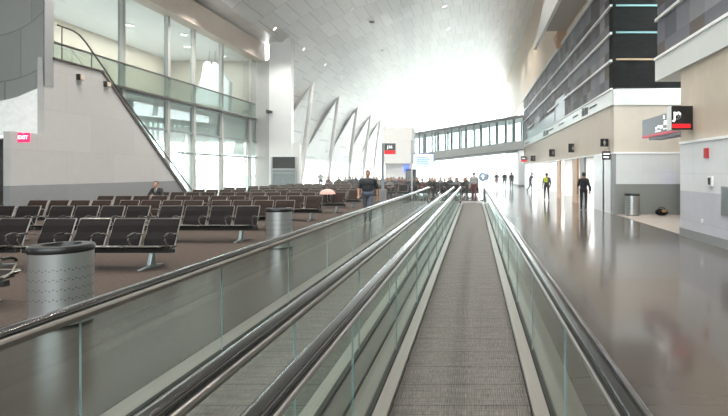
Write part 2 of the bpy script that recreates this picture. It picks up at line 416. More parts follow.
# shops behind the openings: pale walls, ceiling and a glazed back
struct('ceiling_shop', MB().box(XR+.4, 12, 20.8, 58, 2.75, 2.95), M['white'])
mb = MB()
for y in (21.5, 25.2, 36, 44, 52): mb.box(XR+.9, 12, y, y+.2, 0, 2.75)
struct('wall_shop', mb, M['white'])
mb = MB().box(11.9, 11.95, 20.8, 58, 0, 2.75)
struct('window_1', mb, M['winglass'])
mb = MB()
for y in range(22, 58, 3): mb.box(11.85, 11.99, y, y+.1, 0, 2.75)
struct('window_1_frame', mb, M['white'], bpy.data.objects['window_1'])
# cream wall above, with its projecting gallery
wallbox('wall_cream', XR+.2, XR+.7, Y0, YE, 9.9, 18.1, M['cream'])
g = thing('gallery_box', 'projecting gallery with white edge and dark underside high on cream wall', 'gallery', (0, 0, 0))
ob('soffit', MB().box(4.5, XR+.19, Y0+2, 31.6, 10.6, 10.75), mat('gallery soffit', 'b5b0aa', .5), g)
ob('fascia_panel', MB().prism([(Y0+2,10.55),(36.2,10.55),(31.6,12.2),(Y0+2,12.2)], 'x', 4.32, 4.5), M['stripe'], g)
ob('gallery_body', MB().box(4.5, XR+.2, Y0+2, 31.4, 10.75, 12.2), M['white'], g)
ob('bracket', MB().prism([(31.6,10.6),(33.2,10.6),(32.0,9.6)], 'x', 5.25, XR+.2), M['wood'], g)
# markings on the fascias
def px_y(px, x): return x*F/(px-474.3)
def mark(name, label, cat, px0, px1, z0, z1, pieces, m='ink'):
    y1, y0 = px_y(px0, XR-.05), px_y(px1, XR-.05); mb = MB()
    for u0, u1, w0, w1 in pieces:
        mb.box(XR-.075, XR-.052, y1+(y0-y1)*u1, y1+(y0-y1)*u0, z0+(z1-z0)*w0, z0+(z1-z0)*w1)
    return tag(ob(name, mb, M[m]), label, cat)
fig = [(.0,.35,.0,.72),(.08,.28,.78,1),(.45,.62,0,.9),(.62,.9,.0,.55),(.7,.95,.45,.8)]
dash = [(u, u+.13, .35+.1*((i*7)%3)/3, .62) for i, u in enumerate((0, .17, .34, .5, .68, .85))]
mark('pictogram_sign', 'dark pair of pictograms on white fascia, nearest the recess corner', 'wall marking', 582, 588.6, 4.57, 4.97, fig)
mark('fascia_lettering', 'thin lettering on white fascia right beside the nearest pictograms', 'wall lettering', 590, 597, 4.6, 4.95, dash)
mark('fascia_lettering', 'thin lettering on white fascia between the two pictogram groups, nearer one', 'wall lettering', 573, 578, 4.6, 4.95, dash)
mark('fascia_lettering', 'thin lettering on white fascia between the two pictogram groups, farther one', 'wall lettering', 559, 564, 4.6, 4.95, dash)
mark('pictogram_sign', 'dark pictograms on white fascia halfway along the long wall', 'wall marking', 543.5, 549, 4.55, 4.95, fig)
mark('fascia_lettering', 'thin lettering on white fascia just right of the halfway pictograms', 'wall lettering', 549.5, 553.5, 4.6, 4.95, dash)
mark('fascia_lettering', 'thin lettering on white fascia near the far end of the long wall', 'wall lettering', 525.5, 529.5, 4.55, 4.95, dash)
# blade signs on the header
def blade(label, px, y_mid, d, sz=.46, red=False, bars=False):
    z = H + (171.6-y_mid)/F*d; x = (px-474.3)/F*d
    t = thing('blade_sign', label, 'sign', (x, d, z), group='small black blade signs along the long wall')
    ob('sign_box', MB().box(-sz/2, sz/2, 0, .09, -sz/2, sz/2), M['signblack'], t, bevel=.01)
    mb = MB()
    if red:
        mb.box(-sz*.3, sz*.3, -.012, .004, .02, .12); ob('lettering', mb, M['signwhite'], t)
        ob('red_band', MB().box(-sz*.5, sz*.5, -.012, .004, -sz*.5, -sz*.15), M['signred'], t)
    elif bars:
        mb.box(-sz*.36, sz*.36, -.012, .004, .03, .1).box(-sz*.36, sz*.3, -.012, .004, -.1, -.04); ob('lettering', mb, M['signwhite'], t)
    else:
        mb.ell((0, 0, .1), (.03, .012, .03), 10, 6).prism([(-.05,.06),(.05,.06),(.06,-.03),(.03,-.03),(.03,-.13),(-.03,-.13),(-.03,-.03),(-.06,-.03)], 'y', -.012, .004)
        ob('pictogram', mb, M['picto'], t)
    if x + sz/2 < XR: ob('bracket', MB().box(sz/2-.02, XR-x+.02, .03, .06, -.05, .05), M['steel'], t)
    return t
blade('black blade sign with white figure above the nearer wooden post', 573, 148, 28.2, .5)
blade('black blade sign with white figure above the farther wooden post', 553, 153, 34.9, .52)
blade('small black blade sign with figure, third from the recess corner along long wall', 533.4, 158.4, 46, .52)
blade('red and black blade sign at the far end of the long wall', 523.8, 159, 54, .6, True)
blade('black blade sign on beige wall closest to the recess corner, upper of two', 604.6, 142.6, 20.9, .33)
blade('black sign with two white text lines at the recess corner, lower of two', 606.5, 155.5, 20.6, .34, bars=True)

# J9 gate sign
def gate_sign(label, name_text, x0, x1, z0, z1, d, th, arm=None):
    t = thing('gate_sign', label, 'sign', ((x0+x1)/2, d, (z0+z1)/2))
    w, h = x1-x0, z1-z0
    ob('sign_box', MB().box(-w/2, w/2, .02, th, -h/2, h/2), M['white'], t, bevel=.01)
    ob('sign_face', MB().box(-w/2+.004, w/2-.004, 0, .02, -h/2+.004, h/2-.004), M['signblack'], t)
    text(t, 'lettering', name_text, h*.42, (-w*.42, -.004, h*.07), (PI/2, 0, 0), M['signwhite'], bold=.008)
    ob('red_band', MB().box(-w*.46, w*.38, -.008, .004, -h*.42, -h*.25), M['signred'], t)
    return t
t = gate_sign('square black gate sign reading J9 with red bar, beside beige wall', 'J9', 5.05, 5.60, 2.8, 3.42, 12.8, .34)
ob('bracket', MB().box(.27, .6, .1, .24, -.2, .2), M['white'], t)
# sign across the recess opening
t = thing('hanging_sign', 'long blue grey sign with pink stripe over the recess opening', 'sign', (XR, 15.2, 2.8))
ob('sign_box', MB().box(-.06, .1, -1.55, 1.35, .1, .62), M['signgrey'], t)
ob('pink_stripe', MB().box(-.07, .1, -1.55, 1.35, .03, .1), M['signpink'], t)
ob('lower_panel', MB().box(.0, .4, -1.55, .9, -.06, .03), M['signgrey'], t)
mb = MB()
for a, b, z, h in ((-.45,-.25,.22,.09),(-.22,-.02,.25,.07),(.02,.12,.21,.08),(-.9,-.55,.3,.12),(-1.2,-.95,.3,.1),(-.6,-.5,.48,.1),(-.3,.15,.14,.035),(-1.2,-.5,.17,.03)):
    mb.box(-.068, -.058, a, b, z, z+h)
ob('lettering', mb, M['signwhite'], t)
# near wall fittings
tag(ob('fire_alarm', MB().box(XR-.06, XR+.02, 11.98, 12.14, 2.06, 2.3), M['alarm'], bevel=.01), 'red fire alarm box on white wall near the gate sign', 'alarm')
t = thing('wall_thermostat', 'small white control box with black front on white wall under the alarm', 'control box', (XR, 11.85, 1.5))
ob('housing', MB().box(-.05, 0, -.12, .1, -.12, .12), M['white'], t, bevel=.008); ob('front_cover', MB().box(-.06, -.045, -.06, .06, -.08, .09), M['blackplastic'], t)
t = thing('wall_grille', 'grey louvred grille in the pale wall at the right picture edge', 'grille', (XR, 10.6, .74))
ob('grille_frame', MB().box(-.025, .0, -.8, .75, 0, .66), M['grey'], t)
mb = MB()
for k in range(9): mb.box(-.035, -.024, -.74, .69, .05+k*.066, .09+k*.066)
ob('louvres', mb, M['legmetal'], t)
tag(ob('wall_socket', MB().box(XR-.02, XR, 12.25, 12.37, .45, .57), M['white'], bevel=.005), 'small white wall socket low on pale wall', 'socket')
# recess contents
def bin_(label, x, y, r, h, group='cylindrical steel litter bins'):
    t = thing('litter_bin', label, 'litter bin', (x, y, 0), group=group)
    ob('body', MB().lathe([(r,.03),(r,h-.07)], 40), M['steel'], t, smooth=True)
    ob('base_ring', MB().lathe([(r*.97,0),(r*.97,.03)], 32), M['blackplastic'], t)
    ob('lid', MB().lathe([(r*1.01,h-.075),(r*1.04,h-.06),(r*1.04,h-.02),(r*1.0,h),(r*.62,h+.005),(r*.58,h-.05),(.001,h-.06)], 40), M['blackplastic'], t, smooth=True)
    for z in (h*.72, h*.60, h*.48, h*.36):
        mb = MB()
        for k in range(56):
            q = 2*PI*k/56; cs, sn = math.cos(q), math.sin(q); dz = .008*(-1)**k; w = .009
            a = Vector((cs, sn, 0))*(r+.0015); tdir = Vector((-sn, cs, 0))*w
            zz = Vector((0, 0, z+dz)); up = Vector((0, 0, .006))
            mb.face([a-tdir+zz-up, a+tdir+zz-up, a+tdir+zz+up, a-tdir+zz+up])
        ob('perforation_row', mb, M['perf'], t)
    return t
bin_('steel litter bin with black rim standing in the recess', 6.25, 19.9-.1, .285, .86)
bin_('large steel litter bin with black rim beside the nearest walkway handrail', -4.72, 5.72, .30, .90)
bin_('steel litter bin with black rim beside the walkway, next to brown seat rows', -4.45, 11.4, .285, .90)
t = thing('duffel_bag', 'black and tan bag lying on the recess floor', 'bag', (7.38, 19.7, .008))
ob('bag_body', MB().ell((0,0,.13), (.26,.16,.14), 14, 8), M['leather'], t, smooth=True)
ob('bag_flap', MB().ell((.05,-.05,.16), (.16,.13,.09), 12, 8), mat('tan canvas', '8a6a48', .7), t, smooth=True)
ob('handle', MB().tube([(-.15,0,.2),(-.1,0,.3),(.0,0,.33),(.1,0,.3),(.15,0,.2)], .014), M['leather'], t)
t = thing('information_kiosk', 'slim dark kiosk with blue lit screen beside the recess bin wall', 'kiosk', (8.35, 19.6, 0))
ob('kiosk_body', MB().box(-.12, .25, -.2, .2, 0, 1.75), M['blackplastic'], t, bevel=.015)
ob('screen', MB().box(-.135, -.118, -.16, .16, 1.25, 1.65), M['bluescreen'], t)

# ------------------------------------------------------------------ left side building
XL = -16.
def on_left(px, py, x=XL):
    d = x*F/(px-474.3); return d, H+(171.6-py)/F*d
# panelled wall with the sloping stair edge
poly = [(17.25,1.24),(27.15,1.24),(21.55,6.0),(18.6,6.0),(18.6,3.12),(17.25,3.12)]
struct('wall_left', MB().prism(poly, 'x', XL-.25, XL), M['stone'])
struct('wall_left_wainscot', MB().prism([(17.25,0),(28.4,0),(28.4,.1),(27.1,1.24),(17.25,1.24)], 'x', XL-.25, XL), M['stone_low'])
struct('wall_left_end', MB().box(-24, XL-.25, 22, 22.3, 0, 3.2), M['dkgrey'])
struct('wall_left_end_base', MB().box(-24, XL-.3, 21.9, 22, 0, .9), M['darkmetal'])
# stair: string, steps, handrail
t = thing('staircase', 'stair with dark sloping edge descending along the pale panelled wall', 'stair')
ob('string', MB().prism([(28.4,.0),(28.3,.18),(21.5,6.08),(21.45,6.0),(28.22,.0)], 'x', XL-.1, XL+.05), M['darkmetal'], t)
mb = MB()
for k in range(20):
    y = 28.2-k*.335; mb.box(-18.2, XL-.25, y-.335, y, k*.29, k*.29+.29)
ob('steps', mb, M['grey'], t)
mb = MB().tube([(XL,19.2,7.36),(XL,19.9,7.36),(XL,20.25,7.28),(XL,20.6,7.05),(XL,21.6,6.2),(XL,22.9,5.0),(XL,28.3,.72)], .035, 10)
ob('handrail', mb, M['darkmetal'], t)
mb = MB()
for y, z0, z1 in ((19.4,6.0,7.36),(20.9,6.0,6.8)): ob('baluster', MB().tube([(XL,y,z0),(XL,y,z1)], .02, 8), M['darkmetal'], t)
# mezzanine edge with glass railing
t = thing('mezzanine_railing', 'glass railing with dark rails along the upper floor edge', 'railing')
ob('glass_panel', MB().box(XL-.42, XL-.4, 19.4, 37.5, 5.7, 6.75), M['curtainglass'], t)
ob('top_rail', MB().box(XL-.47, XL-.35, 19.4, 37.5, 6.75, 6.81), M['darkmetal'], t)
ob('bottom_rail', MB().box(XL-.5, XL-.3, 19.4, 37.5, 5.6, 5.7), M['darkmetal'], t)
ob('wall_cap', MB().box(XL-.25, XL+.06, 18.95, 21.55, 6.0, 6.07), M['darkmetal'], t)
for i, (px, py) in enumerate(((77, 77), (104, 84))):
    d, z = on_left(px, py)
    t = thing('wall_lamp', f'small dark wall lamp on pale panelled wall, {["farther from","closer to"][i]} the stair edge', 'wall lamp', (XL, d, z), group='small wall lamps below the mezzanine')
    ob('backplate', MB().box(0, .15, -.04, .0, -.12, .12), M['blackplastic'], t); ob('lamp_box', MB().box(.0, .16, 0, .22, -.1, .1), M['beige'], t, bevel=.01)
# recessed white panel over the opening, and the curved clad drum above it
struct('wall_left_soffit', MB().prism([(-24,3.12),(XL-.02,3.12),(XL-.02,4.94),(-16.4,4.78),(-17,4.52),(-17.7,4.33),(-24,4.1)], 'y', 18.62, 18.74), mat('bright white panel', 'f4f5f5', .45))
N = 18; pts = []
for i in range(N+1):
    u = i/N; d = 18.75+4.6*math.sin(u*PI/2*.95)
    pts.append((XL-.05-8.2*u**1.02, d))
mb = MB(); ZD = 4.95
for i in range(N):
    (xa, ya), (xb, yb) = pts[i], pts[i+1]
    mb.face([(xa,ya,ZD),(xb,yb,ZD),(xb,yb,11.6),(xa,ya,11.6)])
mb.face([(x, y, ZD) for x, y in pts] + [(-26, 25, ZD), (-17.2, 25, ZD)])
struct('wall_left_drum', mb, M['drum'], smooth=True)
struct('wall_left_drum_edge', MB().box(XL-.04, XL+.02, 18.6, 19.0, 4.94, 11.5), M['grey'])
t = thing('exit_sign', 'glowing pink red exit sign under the white soffit', 'sign', (-15.68, 17.15, 2.98))
t.location = ((23-474.3)/F*17.1, 17.1, H+(171.6-137.5)/F*17.1)
ob('sign_box', MB().box(-.2, .2, 0, .06, -.16, .16), M['exit'], t, bevel=.01)
text(t, 'lettering', 'EXIT', .17, (0, -.004, .0), (PI/2, 0, 0), M['signwhite'], align='CENTER', bold=.004)
ob('bracket', MB().box(-.04, .04, .0, .05, .14, .2), M['white'], t)

# rooms behind the glazed wall
XG = -16.6
RP = [(-16.8,20.1),(-16.8,38.6),(-23.5,38.6),(-23.5,25.7),(-17.3,20.3)]
struct('floor_mezzanine', MB().prism(RP, 'z', 4.0, 5.62), M['white'])
struct('ceiling_mezzanine', MB().prism(RP, 'z', 10.25, 10.5), M['white'])
struct('wall_mezzanine', MB().box(-23.6, -23.3, 25.7, 38.6, 5.6, 10.3), M['beige'])
struct('wall_mezzanine_end', MB().box(-23.5, XG, 38.45, 38.6, 4.0, 11.4), M['beige_x'])
mb = MB().box(-24.05, -24, 24, 38.5, 0, 4); struct('window_2', mb, M['winglass'])
mb = MB()
for y in range(25, 38, 3): mb.box(-24.1, -23.9, y, y+.14, 0, 4)
struct('window_2_frame', mb, M['white'], bpy.data.objects['window_2'])
mb = MB().box(-23.5, XG-.6, 38.5, 38.54, 0, 4); struct('window_3', mb, M['winglass'])
mb = MB()
for x in (-22.5, -20.9, -19.3, -17.7): mb.box(x, x+.16, 38.42, 38.55, 0, 4)
mb.box(-23.5, XG-.6, 38.42, 38.55, 2.5, 2.6)
struct('window_3_frame', mb, M['white'], bpy.data.objects['window_3'])
# glazed wall
mb = MB()
mb.prism([(22.0,0),(38,0),(38,10.1),(19.4,10.1),(19.4,6.1),(21.6,6.1)], 'x', XG-.02, XG)
w4 = struct('window_4', mb, M['curtainglass'])
for k, px in enumerate((121.5, 167, 193, 221, 249.5)):
    d = XG*F/(px-474.3)
    struct('mullion', MB().box(XG-.1, XG+.12, d-.1, d+.1, 6.1 if d < 22 else 0, 10.1), M['mullion'], w4)
mb = MB().box(XG-.06, XG+.08, 28, 38, 2.74, 2.84).box(XG-.05, XG+.06, 22, 38, 5.5, 5.68).box(XG-.05, XG+.06, 22, 38, 3.9, 4.02)
struct('transom', mb, M['legmetal'], w4)
struct('trim_18', MB().box(XG-.1, XL+.1, 17, 38.05, 10.1, 11.42), mat('taupe beam', 'cbbfb2', .5))
struct('wall_left_column', MB().lathe([(.24,0),(.24,4.0)], 20, (XL-1.2, 30.3)), M['white'], smooth=True)
# upper room lamps
ul = thing('ceiling_lamp', '', 'ceiling light', group='round lamps in the upper room')
ob('trim_ring', MB().lathe([(.2,-.03),(.2,.02),(.24,.02),(.24,-.03)], 16), M['white'], ul); ob('lens', MB().lathe([(.2,-.02),(.2,.02)], 16), M['lamp'], ul)
for i, (x, y) in enumerate(((-20, 24.5), (-20, 29), (-19.5, 34), (-18, 31), (-18.5, 36.8))):
    o = ul if i == 0 else copy_tree(ul); o.location = (x, y, 10.235)
    o['label'] = f'bright round lamp in the upper room ceiling behind glass, {ORD[i]} from the drum'
# white form modelled in place of a reflection in the glass
t = thing('reflection_form', 'white bell shaped form standing in for a reflection in the glazed wall', 'reflection', (-18.3, 35.1, 5.75))
mb = MB()
for a, b in (((-1.25,-.6),(1.1,-1.25)),):
    out = [(-1.3,-.35),(-.35,-.5),(.45,-.6),(.55,-1.1),(1.15,-1.2),(1.25,1.1),(.75,1.7),(.3,2.3),(.1,2.55),(-.1,2.1),(-.35,2.6),(-.65,2.3),(-.8,1.3)]
    mb.prism([(x, z+.55+.6) for x, z in out], 'y', -.25, .25)
sc_ = ob('form_body', mb, M['white'], t, bevel=.08)
ob('form_cable', MB().tube([(-.35,0,3.6),(-.3,0,4.49)], .015, 6).tube([(.1,0,3.6),(.1,0,4.49)], .015, 6), M['darkmetal'], t)
# white tower with door
struct('wall_tower', MB().box(-15.6, -13.9, 38, 38.5, 0, 11.9), M['white'])
struct('wall_tower_base', MB().box(-13.9, -13.35, 38.2, 38.5, 0, 3.9), M['white'])
struct('wall_tower_return', MB().box(XG-.1, -15.6, 38.05, 38.4, 0, 10.2), mat('light grey wall', 'b4b4b2', .45))
d1 = struct('door_1', MB().box(-15.3, -13.55, 37.9, 38.0, 0, 1.85), M['legmetal'])
struct('door_frame', MB().box(-15.4,-15.28,37.84,38,0,2.85).box(-13.57,-13.45,37.84,38,0,2.85).box(-15.4,-13.45,37.84,38,1.85,1.98).box(-15.4,-13.45,37.84,38,1.6,1.66), M['steel'], d1)
struct('door_header', MB().box(-15.28,-13.57,37.86,38,1.98,2.85), M['signblack'], d1)
struct('door_handle', MB().box(-14.5,-14.4,37.82,37.9,.9,1.1), M['chrome'], d1)
t = thing('security_camera', 'small black camera on the edge of the tall white tower', 'camera', (-15.55, 38, 6.25))
ob('mount', MB().box(-.05,.05,-.12,0,-.06,.06), M['white'], t); ob('camera_body', MB().box(-.12,.02,-.42,-.1,-.14,.14).box(.06,.22,-.3,0,-.1,.1), M['blackplastic'], t, bevel=.015)
# windows under the ceiling edge, and end glazing
mb = MB().box(-18.35, -18.3, 38.7, YE, 0, 3.1); w5 = struct('window_5', mb, M['winglass'])
mb = MB()
for y in range(42, 90, 4): mb.box(-18.4, -18.22, y, y+.12, 0, 3.1)
mb.box(-18.4, -18.22, 38.7, YE, 0, .15)
struct('window_5_frame', mb, M['white'], w5)
poly = [(-18.3,0)] + [(x, z) for x, z in prof_far if x < 5.7] + [(5.6,17.7),(5.6,0)]
w6 = struct('window_6', MB().prism(poly, 'y', YE-.1, YE-.05), M['winglass'])
mb = MB()
for x in (-16, -12, -8, -4, 0, 4):
    mb.box(x-.06, x+.06, YE-.15, YE, 0, ceil_z(x)[0])
for z in (3.5, 7, 10.2): mb.box(-17, 5.6, YE-.15, YE, z-.05, z+.05)
struct('window_6_frame', mb, M['white'], w6)

# slanted struts
for i, d in enumerate((48.8, 58, 67.2, 76, 83.6)):
    t = thing('slanted_strut', f'pair of leaning white struts meeting at the ceiling, {ORD[i]} from the white tower', 'strut', (-17.1, d, 0), group='slanted struts along the windows')
    ob('front_strut', MB().tube([(0,0,0),(1.35,0,10.6)], .26, 12, r1=.16), M['strut'], t, smooth=True)
    ob('rear_strut', MB().tube([(-1.15,-3.0,4.9),(1.33,-.1,10.6)], .2, 12, r1=.14), M['grey'], t, smooth=True)
    ob('foot_plate', MB().box(-.35,.35,-.35,.35,0,.04), M['steel'], t)

# ------------------------------------------------------------------ moving walkways
YN, YEND = -3., 26.7
def rail_path(zc, yn, ye, r):
    p = [(0, yn, zc), (0, yn+8, zc), (0, yn+16, zc), (0, ye-r, zc)]
    for k in range(1, 13):
        a = PI/2 - PI*k/12; p.append((0, ye-r+r*math.cos(a), zc-r+r*math.sin(a)))
    p.append((0, ye-r-.6, zc-2*r))
    return p
def walkway(label, xl, xr, bl, br, outer):
    t = thing('moving_walkway', label, 'moving walkway')
    L = YEND+.9
    ob('belt', MB().box(bl, br, YN, L, 0, .012), M['belt'], t)
    ob('comb_plate', MB().box(bl-.05, br+.05, L, L+.18, 0, .02), M['steel'], t)
    ob('landing_plate', MB().box(bl-.12, br+.12, L+.18, L+1.7, 0, .015), M['deck'], t)
    for s, xg, be in ((-1, xl, bl), (1, xr, br)):
        a, b = sorted((be+s*.012, xg-s*.02))
        ob('skirt', MB().box(a, b, YN, YEND+.4, 0, .04), M['brushed'], t, bevel=.006)
        a, b = sorted((be, be+s*.012)); ob('skirt_gap', MB().box(a, b, YN, YEND+.4, 0, .006), M['darkgap'], t)
        a, b = sorted((xg-s*.02, xg+s*.02)); ob('glass_channel', MB().box(a, b, YN, YEND, 0, .055), M['darkgap'], t)
        a, b = sorted((xg+s*.02, xg+s*outer[s > 0])); ob('outer_deck', MB().box(a, b, YN, YEND+.2, 0, .03), M['deck'], t, bevel=.006)
        path = [(xg, y, z) for _, y, z in rail_path(.915, YN, YEND, .38)]
        pr = [(-.040,-.010),(-.040,.010),(-.03,.022),(-.012,.027),(.012,.027),(.03,.022),(.040,.010),(.040,-.010)]
        ob('handrail', MB().sweep(pr, path), M['rubber'], t, smooth=True)
        pr = [(-.05,-.03),(-.05,-.012),(.05,-.012),(.05,-.03)]
        ob('rail_gap', MB().sweep(pr, path), M['darkgap'], t)
        for e in (-1, 1):
            pr = [(e*.048,-.016),(e*.053,-.010),(e*.062,-.014),(e*.066,-.026),(e*.06,-.034),(e*.048,-.03)]
            ob('rail_lip', MB().sweep(pr, path), M['chrome'], t)
        pr = [(-.05,-.03),(.05,-.03),(.034,-.07),(-.034,-.07)]
        ob('rail_guide', MB().sweep(pr, path), M['guide'], t)
        ys = [3.02+1.69*k for k in range(-4, 15) if YN < 3.02+1.69*k < YEND-.7]
        ed = [YN] + ys + [None]
        for y0, y1 in zip(ed, ed[1:]):
            if y1 is None:
                poly = [(y0+.006,.03)] + [(y0+.006,.86)] + [(y, z-.045*0) for _, y, z in [(0, YEND-.38+.33*math.cos(PI/2-PI*k/12), .905-.38+.335*math.sin(PI/2-PI*k/12)) for k in range(0, 13)]] + [(YEND-.5,.19),(YEND-.5,.03)]
                ob('glass_panel', MB().prism(poly, 'x', xg-.006, xg+.006), M['glass'], t)
            else:
                p = ob('glass_panel', MB().box(xg-.006, xg+.006, y0+.0015, y1-.0015, .03, .85), M['glass'], t)
                ob('joint', MB().box(xg-.0062, xg+.0062, y1-.0015, y1+.0015, .05, .845), M['joint'], p)
    return t
walkway('moving walkway with grey pallets running straight ahead from the viewer', -.735, .548, -.598, .4056, (.165, .24))
walkway('moving walkway on the left, running beside the litter bins and seats', -2.38, -1.085, -2.235, -1.235, (.24, .165))

# ------------------------------------------------------------------ benches
def make_bench():
    t = thing('beam_seating', '', 'bench')
    P = .65
    for k in range(4):
        cx = (k-1.5)*P
        # seat pad and back, seat faces -y
        mb = MB().prism([(-.30,.395),(-.30,.42),(-.24,.43),(.02,.39),(.20,.36),(.22,.335),(.0,.355),(-.26,.38)], 'x', cx-.278, cx+.278)
        ob('seat', mb, M['leather'], t, bevel=.012)
        def bp(s, off): return (.17+.20*s - off*.92, .355+.485*s + off*.38)
        mb = MB()
        prof = [bp(0,-.012), bp(.5,-.016), bp(1,-.012), bp(1,.014), bp(.75,.03), bp(.5,.022), bp(.25,.034), bp(0,.02)]
        mb.prism(prof, 'x', cx-.278, cx+.278)
        ob('backrest', mb, M['leather'], t, bevel=.01)
        a, b = bp(-.03, 0), bp(1.02, 0)
        fr = MB()
        for sx in (-1, 1):
            fr.tube([(cx+sx*.287, -.30, .41), (cx+sx*.287, -.2, .415), (cx+sx*.287, .1, .37), (cx+sx*.287, .18, .37), (cx+sx*.287, (a[0]+b[0])/2, (a[1]+b[1])/2), (cx+sx*.287, b[0], b[1])], .011, 6)
        fr.tube([(cx-.287, b[0], b[1]), (cx+.287, b[0], b[1])], .009, 6)
        fr.tube([(cx-.28, -.29, .42), (cx+.28, -.29, .42)], .013, 6)
        ob('seat_frame', fr, M['seatmetal'], t, smooth=True)
    for k in range(5):
        cx = (k-2)*P
        am = ob('armrest', MB().tube([(cx,.24,.56),(cx,.12,.60),(cx,-.08,.605),(cx,-.16,.58),(cx,-.18,.52),(cx,-.12,.43),(cx,.0,.37)], .012, 8), M['seatmetal'], t, smooth=True)
        ob('arm_pad', MB().tube([(cx,.02,.618),(cx,-.08,.62),(cx,-.15,.60),(cx,-.18,.565)], .02, 8), M['blackplastic'], am, smooth=True)
    ob('beam', MB().box(-1.35, 1.35, -.04, .06, .27, .35), M['beam'], t, bevel=.01)
    ob('shelf_tray', MB().box(-1.3, 1.3, -.16, .2, .36, .378), M['beam'], t)
    for sx in (-.95, .95):
        lg = MB().prism([(-.02,.27),(.05,.27),(.09,.05),(.34,.02),(.34,0),(-.34,0),(-.34,.02),(-.08,.05)], 'x', sx-.035, sx+.035)
        ob('leg', lg, M['legmetal'], t, bevel=.01)
    return t
proto = make_bench()
def recolour(o, m):
    for ch in o.children:
        if ch.name.split('.')[0] in ('seat', 'backrest'):
            ch.data = ch.data.copy(); ch.data.materials[0] = m
brown = copy_tree(proto); recolour(brown, M['leather2'])
used = {0: False, 1: False}
GR = 'rows of beam seating between the walkway and the panelled wall'
BENCH = []
def bench(x, y, rz, label, group, kind=0):
    src = (proto, brown)[kind]
    o = copy_tree(src) if used[kind] else src
    used[kind] = True
    o.location = (x, y, .006); o.rotation_euler = (0, 0, rz); o['label'] = label; o['group'] = group
    BENCH.append(o); return o
rowd = [9.35, 12.8, 15.3, 18.1, 21.4, 24.2, 27.2, 30.2, 33.2, 36.2]
for r, d in enumerate(rowd):
    for k in range(2 if r == 0 else 3):
        bench(-6.75-2.8*k, d-.37, 0, f'four-seat bench, row {r+1} from the front, {["by the walkway","second from the walkway","third from the walkway"][k]}', GR, 0 if r < 2 else 1)
bench(-7.28, 6.35, PI, 'four-seat bench turned away, cut by the left picture edge behind the large bin', GR)
GF = 'rows of beam seating beyond the walkway end'
fr = [33.4, 36.2, 39, 41.8]
for r, d in enumerate(fr):
    for k in range(3):
        bench(-1.0-2.8*k, d, 0, f'dark four-seat bench beyond the walkway end, {ORD[r]} row, {["right","middle","left"][k]} of the three', GF)
GW = 'beam seating by the far windows'
for r, d in enumerate((44.5, 48, 52)):
    for k in range(2):
        bench(-9.2-2.8*k, d, 0, f'four-seat bench by the slanted struts, {ORD[r]} row, {["walkway","window"][k]} side', GW, 1)

